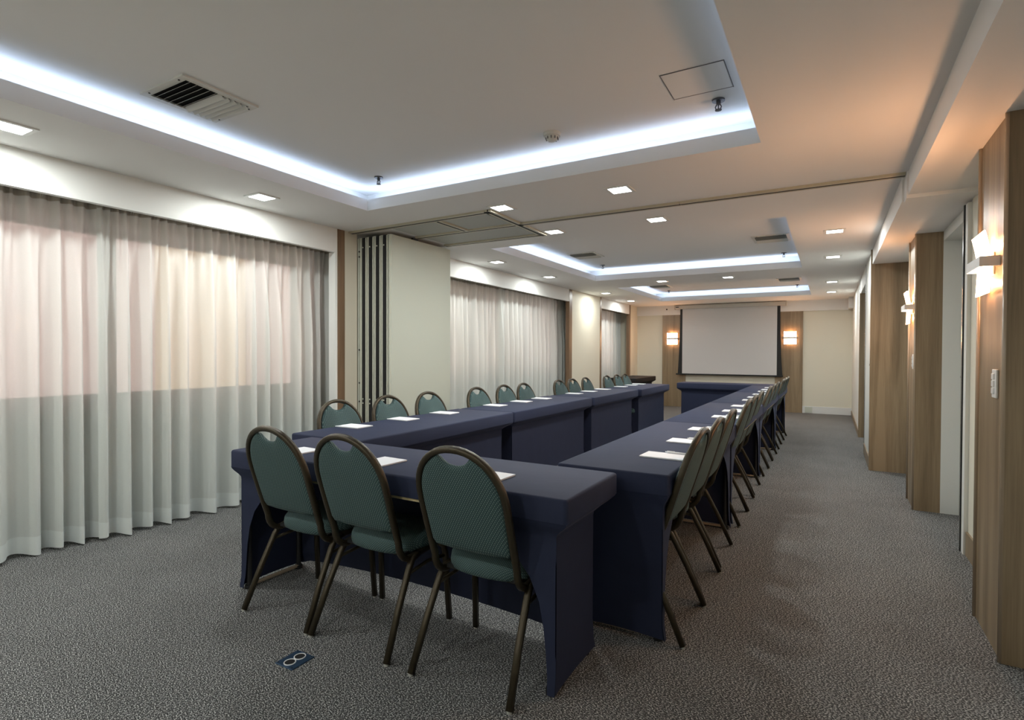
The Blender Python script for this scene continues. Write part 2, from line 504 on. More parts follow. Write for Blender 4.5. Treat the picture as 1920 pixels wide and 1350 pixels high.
def pilaster(n, x, y0, y1, ztop, label):
    p = struct(boxes('trim_%d' % n, [(x, .77, y0, y1, 0, ztop)], M['wood']), label)
    for yy in (y0 + .012, y1 - .012):
        bm = bmesh.new(); add_cyl(bm, (x, yy, 0), .012, ztop, 12)
        bm_obj('edge_strip', bm, M['strip'], p, True)
    return p
pilaster(9, .622, 2.965, 3.455, ZS, 'oak veneered pilaster with wall lamp and switch, nearest on the right')
pilaster(10, .598, 5.53, 5.955, ZS - .012, 'oak veneered pilaster beyond the white doorway')
struct(boxes('trim_11', [(.372, .98, 7.17, 7.199, 0, ZS - .012), (.372, .386, 7.199, 7.235, 0, ZC)], M['wood']), 'wide oak wall return facing down the aisle')
struct(boxes('trim_12', [(.374, .90, 9.925, 9.951, 0, 2.20)], M['wood']), 'narrow oak wall return near the far end')
for yy, n in ((7.245, 13), (8.37, 14), (10.0, 15)):
    bm = bmesh.new(); add_box(bm, .376, .386, yy - .012, yy + .012, 0, ZC, .003)
    struct(bm_obj('trim_%d' % n, bm, M['chrome']), 'satin metal corner strip on the right wall')
# door
struct(boxes('door_1', [(.925, .965, 4.54, 5.52, .01, 2.18)], M['white_wall'], None, .004), 'white door recessed in the right wall')
d1 = bpy.data.objects['door_1']
bm = bmesh.new(); add_cyl(bm, (.925, 5.22, 1.11), .024, -.02, 16, axis='x'); add_tube(bm, [(.91, 5.22, 1.11), (.86, 5.22, 1.11), (.845, 5.20, 1.11), (.845, 5.10, 1.11)], .011, .011, 8, Vector((0, 0, 1)))
bm_obj('door_handle', bm, M['chrome'], d1, True)
struct(boxes('trim_16', [(.742, .77, 4.46, 4.53, 0, ZS - .03)], M['white_wall']), 'white door frame upright with dark gasket')
boxes('gasket', [(.736, .80, 4.53, 4.54, 0, ZS - .03)], M['black'], bpy.data.objects['trim_16'])
boxes('edge_profile', [(.733, .77, 4.54, 4.552, 0, ZS - .03)], M['chrome'], bpy.data.objects['trim_16'])
struct(boxes('baseboard_right', [(.752, .77, 3.456, 4.455, 0, .15), (.374, .3855, 7.26, 8.36, 0, .13), (.374, .3855, 10.02, Y1, 0, .10)], M['wood']), 'oak baseboard along the right wall')
boxes('wall_panel', [(.764, .771, 3.456, 4.455, .15, ZS)], M['cream'], wall_right)
boxes('lock_plate', [(.379, .3855, 7.33, 7.37, 1.08, 1.18)], M['white'], wall_right)
boxes('keyhole', [(.376, .380, 7.342, 7.358, 1.145, 1.165)], M['black'], wall_right)

# ------------------------------------------------------------------ outside: unseen facades added to colour the glow through the sheers
def facade(name, x, y0, y1, mat, label, ztop=9.0):
    o = boxes(name, [(x - .3, x, y0, y1, -3, ztop)], mat)
    tag(o, label, 'building')
    boxes('cornice', [(x - .35, x + .12, y0, y1, ztop - .5, ztop)], mat, o)
    return o
facade('added_building', -9.0, -4.0, 4.55, M['pinkwall'], 'pink stuccoed building added to tint the glow behind the near curtain')
facade('added_building', -9.2, 4.56, 6.2, M['yellowwall'], 'ochre stuccoed building added for the yellow glow in the near curtain')
facade('added_building', -9.0, 6.21, 34.0, M['pinkwall'], 'long pink stuccoed building added to tint the glow behind the far curtains')

# ------------------------------------------------------------------ curtains
def curtain(name, y0, y1, off, seed, label, ztop=2.30):
    rnd = random.Random(seed)
    ny = int((y1 - y0) / .0085)
    # fold phases: irregular folds, finer at the heading than at the hem
    phb, pht, amp = [0.0], [0.0], []
    wl_b, wl_t = .13, .06
    left_b = left_t = 0
    for i in range(ny):
        if left_b <= 0: wl_b = rnd.uniform(.10, .23); left_b = wl_b; a_cur = rnd.uniform(.042, .078)
        if left_t <= 0: wl_t = rnd.uniform(.045, .085); left_t = wl_t
        dy = (y1 - y0) / ny
        phb.append(phb[-1] + 2 * PI * dy / wl_b); pht.append(pht[-1] + 2 * PI * dy / wl_t)
        left_b -= dy; left_t -= dy
        amp.append(a_cur)
    amp.append(amp[-1])
    for _ in range(6):
        amp = [amp[0]] + [(amp[i - 1] + amp[i] + amp[i + 1]) / 3 for i in range(1, ny)] + [amp[-1]]
    def fx(i, z):
        u = max(0.0, min(1.0, (ztop - z) / 0.9))
        wt = max(0.0, 1 - u) ** 1.6
        wb = u ** 0.7
        sb = math.sin(phb[i]); sb = math.copysign(abs(sb) ** 0.8, sb)
        return wb * amp[i] * sb + wt * .028 * math.sin(pht[i]) + .010 * math.sin(phb[i] * .37 + z * .6)
    def sheet(zs, eps, name, mat, parent=None):
        verts, faces = [], []
        for z in zs:
            for i in range(ny + 1):
                y = y0 + (y1 - y0) * i / ny
                verts.append((lx(y) + off + eps + fx(i, z), y + .006 * math.cos(phb[i]) * (1 if z < 1.8 else .3), z + (.012 * math.sin(phb[i] * .5) if z < .05 else 0)))
        for r in range(len(zs) - 1):
            for i in range(ny):
                a = r * (ny + 1) + i
                faces.append((a, a + 1, a + ny + 2, a + ny + 1))
        me = bpy.data.meshes.new(name); me.from_pydata(verts, [], faces)
        return link(name, me, mat, parent, True)
    zs = [.018 + (ztop - .018) * (k / 22) for k in range(23)]
    o = sheet(zs, 0, name, M['curtain'])
    sheet([.016, .05, .09, .125], .0025, 'hem', M['hem'], o)
    sheet([2.235, 2.26, ztop], .0025, 'heading_tape', M['heading'], o)
    tag(o, label, 'curtain', 'sheer white curtains along the windows')
    return o
CO = -.335
curtain('curtain', Y0 + .03, 1.88, CO, 3, 'white sheer curtain panel at the left edge of the near window')
curtain('curtain', 1.782, 4.02, CO + .05, 4, 'white sheer curtain panel beside the oak strip, glowing yellow and pink')
curtain('curtain', 4.86, 7.22, CO, 5, 'white sheer curtain panel right behind the folded partition')
curtain('curtain', 7.02, 9.80, CO + .05, 6, 'white sheer curtain panel at far end of the second window')
curtain('curtain', 10.62, 13.05, CO, 8, 'white sheer curtain on the farthest window, behind the black buffet table')

# ------------------------------------------------------------------ folding partition and its track
fp = empty('folding_partition', (0, 0, 0))
tag(fp, 'cream folding partition wall stacked flat beside the near curtain', 'partition')
PX = [(-3.985, -3.920), (-3.881, -3.831), (-3.790, -3.740), (-3.700, -3.651), (-3.611, -3.560)]
for k, (a, b_) in enumerate(PX):
    y0 = 3.862
    y1 = 4.80 if k else 4.78
    bm = bmesh.new(); add_box(bm, a, b_, y0 + .012, y1, .012, 2.385, .004)
    pn = bm_obj('panel', bm, M['partition'], fp)
    boxes('edge_profile', [(a + .004, (a + b_) / 2 - .004, y0, y0 + .014, .02, 2.375), ((a + b_) / 2 + .004, b_ - .004, y0, y0 + .014, .02, 2.375)], M['alu'], pn)
    if k < 4:
        boxes('dark_gap_fill', [(b_ + .001, PX[k + 1][0] - .001, y0 + .001, y1 - .02, .012, 2.38)], M['black'], pn)  # solid black fill in place of the shaded gap between stacked panels
        bm = bmesh.new()
        for z in (.82, .78, 2.28):
            add_cyl(bm, (b_ + .010, y0 + .004, z), .008, .012, 8)
        bm_obj('hinge', bm, M['alu'], pn)
    bm = bmesh.new(); add_box(bm, a + .015, b_ - .015, 4.20, 4.28, 2.385, 2.405)
    bm_obj('hanger', bm, M['steel'], pn)
for z in (2.25, 2.20, 1.30, .98, .80):
    bm = bmesh.new(); add_cyl(bm, (-3.955, 3.858, z), .008, .006, 10, axis='y')
    bm_obj('bolt', bm, M['black'], fp)

tr = empty('partition_track', (0, 0, 0))
tag(tr, 'cream ceiling track with black slot for the folding partition', 'track')
def rail(x0, y0, x1, y1, wdt=.036):
    d = Vector((x1 - x0, y1 - y0)); L = d.length; d.normalize(); n = Vector((-d.y, d.x))
    bm = bmesh.new()
    for s in (-1, 1):
        o0, o1 = s * .011, s * wdt
        q = [(x0 + n.x * o0, y0 + n.y * o0), (x1 + n.x * o0, y1 + n.y * o0), (x1 + n.x * o1, y1 + n.y * o1), (x0 + n.x * o1, y0 + n.y * o1)]
        add_prism(bm, q, ZC - .016, ZC)
    r = bm_obj('rail', bm, M['track'], tr)
    bm = bmesh.new()
    q = [(x0 + n.x * .011, y0 + n.y * .011), (x1 + n.x * .011, y1 + n.y * .011), (x1 - n.x * .011, y1 - n.y * .011), (x0 - n.x * .011, y0 - n.y * .011)]
    add_prism(bm, q, ZC - .0165, ZC - .0005)
    bm_obj('slot', bm, M['black'], r)
rail(-2.40, 4.24, -1.0, 4.248); rail(-0.995, 4.248, .395, 4.258)
rail(-2.385, 3.70, -2.405, 4.74)
rail(-3.96, 3.765, -2.385, 3.735); rail(-3.55, 4.24, -2.43, 4.24); rail(-3.55, 4.705, -2.42, 4.705)
rail(-2.95, 3.79, -2.95, 4.20)
boxes('storage_panel', [(-2.90, -2.45, 3.80, 4.18, ZC - .006, ZC - .001), (-3.50, -2.46, 4.30, 4.65, ZC - .006, ZC - .001), (-3.50, -3.0, 3.82, 4.18, ZC - .006, ZC - .001)], M['pocket'], tr)

# ------------------------------------------------------------------ ceiling fittings
dl = empty('ceiling_downlight', (0, 0, ZC))
bm = bmesh.new()
s, f = .088, .066
for b in ((-s, s, -s, -f), (-s, s, f, s), (-s, -f, -f, f), (f, s, -f, f)):
    add_box(bm, *b, -.007, 0)
bm_obj('frame', bm, M['white'], dl)
boxes('diffuser', [(-f, f, -f, f, -.0055, -.001)], M['led'], dl)
area_light('lamp', dl, (0, 0, -.012), .12, .12, DOWNLIGHT_W, DOWN_COL)
DL = [(-3.623, 1.146, 'square downlight at the left picture edge above the near curtain'),
      (-3.634, 2.581, 'square downlight above the near curtain, closest to the folded partition'),
      (-2.248, 3.703, 'square downlight touching the partition storage frame on its camera side'),
      (-1.284, 3.698, 'square downlight just before the partition track, right of the storage frame'),
      (-2.262, 4.676, 'square downlight just past the corner of the partition storage frame'),
      (-1.295, 4.675, 'square downlight just past the partition track, before the middle tray'),
      (0.02, 5.929, 'square downlight in the right-hand row, nearest of four beside the trays'),
      (0.012, 7.481, 'square downlight second of four in the right-hand row'),
      (0.005, 10.074, 'square downlight third of four in the right-hand row'),
      (-0.001, 11.718, 'square downlight last of four in the right-hand row'),
      (-3.644, 5.891, 'square downlight above the second curtain, next to the partition'),
      (-3.671, 7.43, 'square downlight above the far end of second curtain'),
      (-3.723, 9.968, 'square downlight shining on the cream pier between the far curtains'),
      (-3.794, 11.705, 'square downlight above the farthest curtain'),
      (-2.327, 8.726, 'square downlight between middle and far trays, left one'),
      (-1.342, 8.74, 'square downlight between middle and far trays, right one'),
      (-3.63, -0.35, 'added square downlight above the near curtain, unseen behind the viewer'),  # from here on: extra lamps out of view, added to brighten the foreground carpet
      (-2.25, -0.45, 'added square downlight unseen behind the viewer, left of the middle'),
      (-1.284, -0.45, 'added square downlight unseen behind the viewer, near the middle')]
for k, (x, y, lab) in enumerate(DL):
    o = dl if k == 0 else copy_tree(dl)
    o.location = (x, y, ZC)
    tag(o, lab, 'downlight', 'square recessed LED downlights')

def vent(cx, cy, sx, sy, label, closed=False):
    t = empty('air_vent', (cx, cy, ZT))
    fr = .035
    hx, hy = sx / 2, sy / 2
    bm = bmesh.new()
    for b in ((-hx, hx, -hy, -hy + fr), (-hx, hx, hy - fr, hy), (-hx, -hx + fr, -hy + fr, hy - fr), (hx - fr, hx, -hy + fr, hy - fr)):
        add_box(bm, *b, -.010, 0)
    bm_obj('frame', bm, M['vent'], t)
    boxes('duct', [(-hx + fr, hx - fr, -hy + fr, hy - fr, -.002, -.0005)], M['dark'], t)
    n = 10
    y0, y1 = -hy + fr, hy - fr
    for k in range(n):
        y = y0 + (y1 - y0) * (k + .5) / n
        d = .013
        bm = bmesh.new()
        # first half opens towards the viewer, second half away
        lean = -d if k < n / 2 else d
        a = [(-hx + fr, y + lean * .9, -.024), (hx - fr, y + lean * .9, -.024), (hx - fr, y - lean * .9, -.003), (-hx + fr, y - lean * .9, -.003)]
        vs = [bm.verts.new(p) for p in a]; vt = [bm.verts.new((p[0], p[1] + .0035, p[2] + .0015)) for p in a]
        bm.faces.new(vs); bm.faces.new(vt[::-1])
        for i in range(4): bm.faces.new((vs[i], vt[i], vt[(i + 1) % 4], vs[(i + 1) % 4]))
        bm_obj('slat', bm, M['vent'], t)
    for sx_ in (-1, 1):
        for sy_ in (-1, 1):
            bm = bmesh.new(); add_cyl(bm, (sx_ * (hx - .06), sy_ * (hy - .016), -.012), .005, .003, 8)
            bm_obj('screw', bm, M['black'], t)
    return tag(t, label, 'vent', 'ceiling air vents')
vent(-2.867, 1.68, .388, .40, 'louvred air vent in the near ceiling tray')
vent(-2.88, 6.93, .39, .40, 'louvred air vent at left of the middle ceiling tray')
vent(-0.60, 6.93, .39, .40, 'louvred air vent at right of the middle ceiling tray')
vent(-2.93, 10.85, .39, .40, 'louvred air vent at left of the far ceiling tray')
vent(-0.65, 10.89, .39, .40, 'louvred air vent at right of the far ceiling tray')

def sprinkler(x, y, label):
    t = empty('sprinkler', (x, y, ZT))
    bm = bmesh.new(); add_cyl(bm, (0, 0, -.008), .032, .008, 20); bm_obj('escutcheon', bm, M['darkchrome'], t, False)
    bm = bmesh.new(); add_cyl(bm, (0, 0, -.026), .011, .018, 12); bm_obj('body', bm, M['darkchrome'], t)
    bm = bmesh.new()
    for s_ in (-1, 1):
        add_tube(bm, [(s_ * .009, 0, -.026), (s_ * .015, 0, -.038), (s_ * .010, 0, -.052)], .003, .003, 6)
    add_cyl(bm, (0, 0, -.052), .003, .026, 6)
    bm_obj('yoke', bm, M['darkchrome'], t)
    bm = bmesh.new(); add_cyl(bm, (0, 0, -.055), .017, .003, 12); bm_obj('deflector', bm, M['darkchrome'], t)
    return tag(t, label, 'sprinkler', 'chrome ceiling sprinklers')
sprinkler(-2.963, 3.089, 'chrome sprinkler head in the left far corner of the near tray')
sprinkler(-0.519, 3.025, 'chrome sprinkler head beside the access hatch in the near tray')
sprinkler(-2.98, 7.84, 'small sprinkler head in left far corner of the middle tray')
sprinkler(-0.545, 8.03, 'small sprinkler head in right far corner of the middle tray')
sprinkler(-2.97, 11.70, 'tiny sprinkler head at left of the far tray')
sprinkler(-0.57, 11.85, 'tiny sprinkler head at right of the far tray')

sd = empty('smoke_detector', (-1.464, 2.991, ZT))
bm = bmesh.new(); add_cyl(bm, (0, 0, -.020), .050, .020, 28, .053); bm_obj('base', bm, M['vent'], sd)
bm = bmesh.new(); add_cyl(bm, (0, 0, -.042), .030, .022, 24, .042); add_cyl(bm, (0, 0, -.050), .017, .008, 20, .028); bm_obj('sensor_dome', bm, M['vent'], sd)
bm = bmesh.new()
for k in range(10):
    a = 2 * PI * k / 10
    add_cyl(bm, (.037 * math.cos(a), .037 * math.sin(a), -.040), .0035, .015, 6)
bm_obj('grille', bm, M['frame_dark'], sd)
tag(sd, 'round white smoke detector in the near ceiling tray', 'detector')

hatch = empty('access_hatch', (-.573, 2.765, ZT))
bm = bmesh.new(); add_box(bm, -.142, .142, -.138, .138, -.0025, -.0005, .0005); bm_obj('panel', bm, M['ceiling'], hatch)
boxes('shadow_gap', [(-.146, -.142, -.142, .146, -.0035, -.0005), (.142, .146, -.142, .146, -.0035, -.0005), (-.142, .142, -.142, -.138, -.0035, -.0005), (-.142, .142, .138, .142, -.0035, -.0005)], M['frame_dark'], hatch)
tag(hatch, 'square white access hatch in near ceiling tray', 'hatch')

# ------------------------------------------------------------------ wall lamps
def sconce_proto():
    t = empty('wall_sconce')
    bm = bmesh.new(); add_box(bm, -.05, .05, 0, .006, -.05, .05, .002); bm_obj('backplate', bm, M['white'], t)
    # curved frosted glass, bowed towards the wall at mid height
    verts, faces = [], []
    nz, nx = 12, 6
    prof = lambda z: .026 + .022 * max(0, z / .135) ** 1.5 + .005 * max(0, -z / .135) ** 1.5
    for lay in (0, 1):
        for j in range(nz + 1):
            z = -.135 + .27 * j / nz
            for i in range(nx + 1):
                x = (-.121 + .242 * i / nx)
                verts.append((x, prof(z) + lay * .005, z))
    st = (nz + 1) * (nx + 1)
    for lay in (0, 1):
        for j in range(nz):
            for i in range(nx):
                a = lay * st + j * (nx + 1) + i
                q = (a, a + 1, a + nx + 2, a + nx + 1)
                faces.append(q if lay == 0 else q[::-1])
    rim = [i for i in range(nx + 1)] + [j * (nx + 1) + nx for j in range(1, nz + 1)] + [nz * (nx + 1) + i for i in range(nx - 1, -1, -1)] + [j * (nx + 1) for j in range(nz - 1, 0, -1)]
    for k in range(len(rim)):
        a, b_ = rim[k], rim[(k + 1) % len(rim)]
        faces.append((a, a + st, b_ + st, b_))
    me = bpy.data.meshes.new('glass_shade'); me.from_pydata(verts, [], faces)
    me.materials.append(M['shade']); me.materials.append(M['white'])
    for p in me.polygons[:nz * nx]: p.material_index = 1
    link('glass_shade', me, None, t, True)
    bm = bmesh.new()
    add_box(bm, -.132, .132, .064, .069, -.022, .022); add_box(bm, -.132, -.127, 0, .064, -.022, .022); add_box(bm, .127, .132, 0, .064, -.022, .022)
    bm_obj('band', bm, M['white'], t)
    for z in (-.085, .085):
        ld = bpy.data.lights.new('bulb', 'POINT'); ld.energy = SCONCE_W * (1.5 if z > 0 else .8); ld.color = WARM_COL; ld.shadow_soft_size = .009
        o = bpy.data.objects.new('bulb', ld); COL.objects.link(o); o.parent = t; o.location = (0, .014, z)
    return t
sp0 = sconce_proto()
# local +y points out of the wall
for k, (loc, rz, lab) in enumerate([
        ((.622, 3.212, 1.682), PI / 2, 'lit curved-glass wall lamp on the nearest oak pilaster'),
        ((.598, 5.742, 1.670), PI / 2, 'lit curved-glass wall lamp on the second oak pilaster'),
        ((-3.288, Y1 - .03, 1.622), PI, 'lit square wall lamp left of the projection screen'),
        ((-.765, Y1 - .03, 1.618), PI, 'lit square wall lamp right of the projection screen')]):
    o = sp0 if k == 0 else copy_tree(sp0)
    o.location = loc; o.rotation_euler = (0, 0, rz)
    tag(o, lab, 'wall lamp', 'curved-glass wall lamps')

def switch(x, y, z, label):
    t = empty('light_switch', (x, y, z))
    bm = bmesh.new(); add_box(bm, -.009, 0, -.036, .036, -.062, .062, .003); bm_obj('plate', bm, M['white'], t)
    for k in range(3):
        bm = bmesh.new(); add_box(bm, -.014, -.008, -.012, .024, -.044 + k * .031, -.018 + k * .031, .002); bm_obj('rocker', bm, M['white'], t)
    return tag(t, label, 'light switch')
switch(.622, 3.11, 1.152, 'white three-gang light switch on the nearest oak pilaster')
switch(.598, 5.62, 1.215, 'white light switch under the lamp on the second oak pilaster')

# ------------------------------------------------------------------ projection screen
ps = empty('projection_screen', (0, 13.27, 0))
tag(ps, 'white projection screen with black borders pulled down on end wall', 'screen')
bm = bmesh.new(); add_box(bm, -3.215, -.847, -.05, .05, 2.318, 2.405, .012); c_ = bm_obj('case', bm, M['case'], ps)
for x in (-3.225, -.845):
    bm = bmesh.new(); add_box(bm, x, x + .012, -.052, .052, 2.312, 2.412, .003); bm_obj('end_cap', bm, M['case'], c_)
boxes('slot', [(-3.19, -3.12, -.056, -.049, 2.355, 2.372)], M['black'], c_)
bm = bmesh.new(); add_box(bm, -3.043, -1.019, -.006, -.002, .80, 2.32); bm_obj('canvas', bm, M['screen'], ps)
for s_, (xt, xb, xi_t, xi_b) in enumerate(((-3.095, -3.145, -3.043, -3.043), (-.957, -.905, -1.019, -1.019))):
    bm = bmesh.new()
    vs0, vs1 = [], []
    N = 10
    for k in range(N + 1):
        z = .80 + 1.52 * k / N
        u = (1 - k / N)
        xo = xt + (xb - xt) * (u ** 2.2)
        vs0.append((bm.verts.new((xi_t, -.0055, z)), bm.verts.new((xo, -.0055, z))))
        vs1.append((bm.verts.new((xi_t, -.0025, z)), bm.verts.new((xo, -.0025, z))))
    for k in range(N):
        bm.faces.new((vs0[k][0], vs0[k][1], vs0[k + 1][1], vs0[k + 1][0]))
        bm.faces.new((vs1[k][0], vs1[k + 1][0], vs1[k + 1][1], vs1[k][1]))
        bm.faces.new((vs0[k][1], vs1[k][1], vs1[k + 1][1], vs0[k + 1][1]))
    bm_obj('side_border', bm, M['screenblack'], ps)
bm = bmesh.new(); add_box(bm, -3.185, -.895, -.018, .012, .768, .80, .004); bm_obj('weight_bar', bm, M['screenblack'], ps)

# ------------------------------------------------------------------ tables
ZTOP, ZAP = 0.75, 0.66
def sst(a, b, x):
    t = max(0.0, min(1.0, (x - a) / (b - a))); return t * t * (3 - 2 * t)

def cover_mesh(L, W, ie0, ie1, ic=.125, io=.03):
    """fitted stretch cover; open arched side at -y, closed side at +y"""
    bm = bmesh.new()
    hx, hy = L / 2, W / 2
    # top and apron: rounded box open below
    prof = [(0.0, ZAP), (0.0, ZTOP - .010), (.004, ZTOP - .003), (.011, ZTOP)]
    rings = []
    r0 = .018
    for ins, z in prof:
        ring = []
        for (sx, sy, a0) in ((1, -1, -PI / 2), (1, 1, 0), (-1, 1, PI / 2), (-1, -1, PI)):
            for k in range(4):
                a = a0 + PI / 2 * k / 3
                ring.append(bm.verts.new((sx * (hx - r0) + (r0 - ins) * math.cos(a), sy * (hy - r0) + (r0 - ins) * math.sin(a), z)))
        rings.append(ring)
    n = len(rings[0])
    for r in range(len(rings) - 1):
        for k in range(n):
            j = (k + 1) % n
            bm.faces.new((rings[r][k], rings[r][j], rings[r + 1][j], rings[r + 1][k]))
    bm.faces.new(rings[-1])
    zs = [0, .06, .14, .24, .34, .43, .50, .55, .59, .605, .62, .635, .65, ZAP]
    yo = lambda z: -hy + .004 + (io - .004) * (1 - sst(.60, ZAP, z)) - .012 * (1 - sst(.0, .10, z))
    yc = lambda z: hy - .004 - (ic - .004) * (1 - sst(.60, ZAP, z)) + .032 * (1 - sst(0, .12, z))
    def xe(z, s):
        i = ie1 if s > 0 else ie0
        return s * (hx - .004 - (i - .004) * (1 - sst(.60, ZAP, z)))
    def grid(fn, nu, nz=len(zs)):
        V = [[bm.verts.new(fn(u / nu, k)) for u in range(nu + 1)] for k in range(nz)]
        for k in range(nz - 1):
            for u in range(nu):
                bm.faces.new((V[k][u], V[k][u + 1], V[k + 1][u + 1], V[k + 1][u]))
    def lift(z, base):   # squeeze z so the lowest row follows the hem
        return base + (ZAP - base) * (z / ZAP)
    for s in (-1, 1):
        def fe(t, k, s=s):
            base = .016 + .008 * math.sin(PI * t)
            z = lift(zs[k], base)
            y = yo(z) + (yc(z) - yo(z)) * t
            return (xe(z, s), y, z)
        grid(fe, 10)
        def fw(t, k, s=s):
            wz = .030 + .05 * (zs[k] / ZAP) + .42 * (zs[k] / ZAP) ** 5
            z = lift(zs[k], .012)
            return (xe(z, s) - s * wz * t, yo(z), z)
        grid(fw, 4)
    def fc(t, k):
        base = .012 + .075 * (math.sin(PI * t) ** .5 if 0 < t < 1 else 0)
        z = lift(zs[k], base)
        return (xe(z, -1) + (xe(z, 1) - xe(z, -1)) * t, yc(z), z)
    grid(fc, 24)
    bmesh.ops.remove_doubles(bm, verts=bm.verts, dist=.0008)
    me = bpy.data.meshes.new('fitted_cover')
    bmesh.ops.recalc_face_normals(bm, faces=bm.faces)
    bm.to_mesh(me); bm.free()
    return me

def table(cx, cy, rz, L, W, label, mat='navy', ie0=.06, ie1=.06, name='banquet_table', group='navy covered tables set in a rectangle', ic=.125):
    t = empty(name, (cx, cy, 0), rz)
    me = cover_mesh(L, W, ie0, ie1, ic)
    c = link('fitted_cover', me, M[mat], t, True)
    sm = c.modifiers.new('cloth_thickness', 'SOLIDIFY'); sm.thickness = .0025; sm.offset = -1
    es = c.modifiers.new('crisp', 'EDGE_SPLIT'); es.split_angle = math.radians(50)
    bm = bmesh.new(); add_box(bm, -L / 2 + .012, L / 2 - .012, -W / 2 + .012, W / 2 - .012, ZAP + .004, ZTOP - .006); tt = bm_obj('tabletop', bm, M['plywood'], t)
    bm = bmesh.new(); add_box(bm, -L / 2 + .16, L / 2 - .16, -W / 2 + .008, -W / 2 + .040, ZAP - .013, ZAP + .004); bm_obj('edge_rail', bm, M['plywood'], tt)
    for s, ie in ((-1, ie0), (1, ie1)):
        for y in (-W / 2 + .055, W / 2 - ic - .02):
            bm = bmesh.new(); add_cyl(bm, (s * (L / 2 - ie - .03), y, .018), .014, ZAP - .032, 10)
            lg = bm_obj('leg', bm, M['steel'], t)
            bm = bmesh.new(); add_cyl(bm, (s * (L / 2 - ie - .03), y, 0), .022, .020, 12); bm_obj('foot', bm, M['black'], lg)
        bm = bmesh.new(); add_tube(bm, [(s * (L / 2 - ie - .03), -W / 2 + .055, .016), (s * (L / 2 - ie - .03), W / 2 - ic - .02, .016)], .012, .008, 8, Vector((0, 0, 1)))
        bm_obj('foot_bar', bm, M['strip'], t)
    return tag(t, label, 'table', group)
# near table: open side towards the viewer
table((-2.798 - .811) / 2, (1.79 + 2.333) / 2, 0, 1.987, .543, 'navy covered table across the near end, closest to the viewer', ie0=.055, ie1=.055, ic=.15)
# left row: open side to -X  (local -y -> -X : rz = -90deg)
for k, (a, b_, xl, xr) in enumerate([(2.36, 4.212, -3.035, -2.425), (4.224, 6.072, -3.02, -2.425), (6.084, 7.80, -3.0, -2.405), (7.812, 9.40, -2.96, -2.362)]):
    table((xl + xr) / 2, (a + b_) / 2, -PI / 2, b_ - a, xr - xl, 'navy covered table in the left row, %s from the near end' % ORD[k], ie0=.085, ie1=.085, ic=.075)
# right row: open side to +X (rz = +90deg)
RT = [(2.385, 4.292), (4.304, 6.192), (6.204, 8.06), (8.072, 9.88)]
for k, (a, b_) in enumerate(RT):
    table((-1.135 - .600) / 2, (a + b_) / 2, PI / 2, b_ - a, .535, 'navy covered table in the right row, %s from the near end' % ORD[k], ie0=.022, ie1=.03, ic=.12)
table(-1.53, 10.19, PI, 1.68, .54, 'navy covered table across the far end, below the screen', ie0=.06, ie1=.07, ic=.06)
table(-3.76, 11.85, -PI / 2, 1.5, .56, 'black covered buffet table in the far left corner', 'blackcloth', name='buffet_table', group=None, ic=.08)

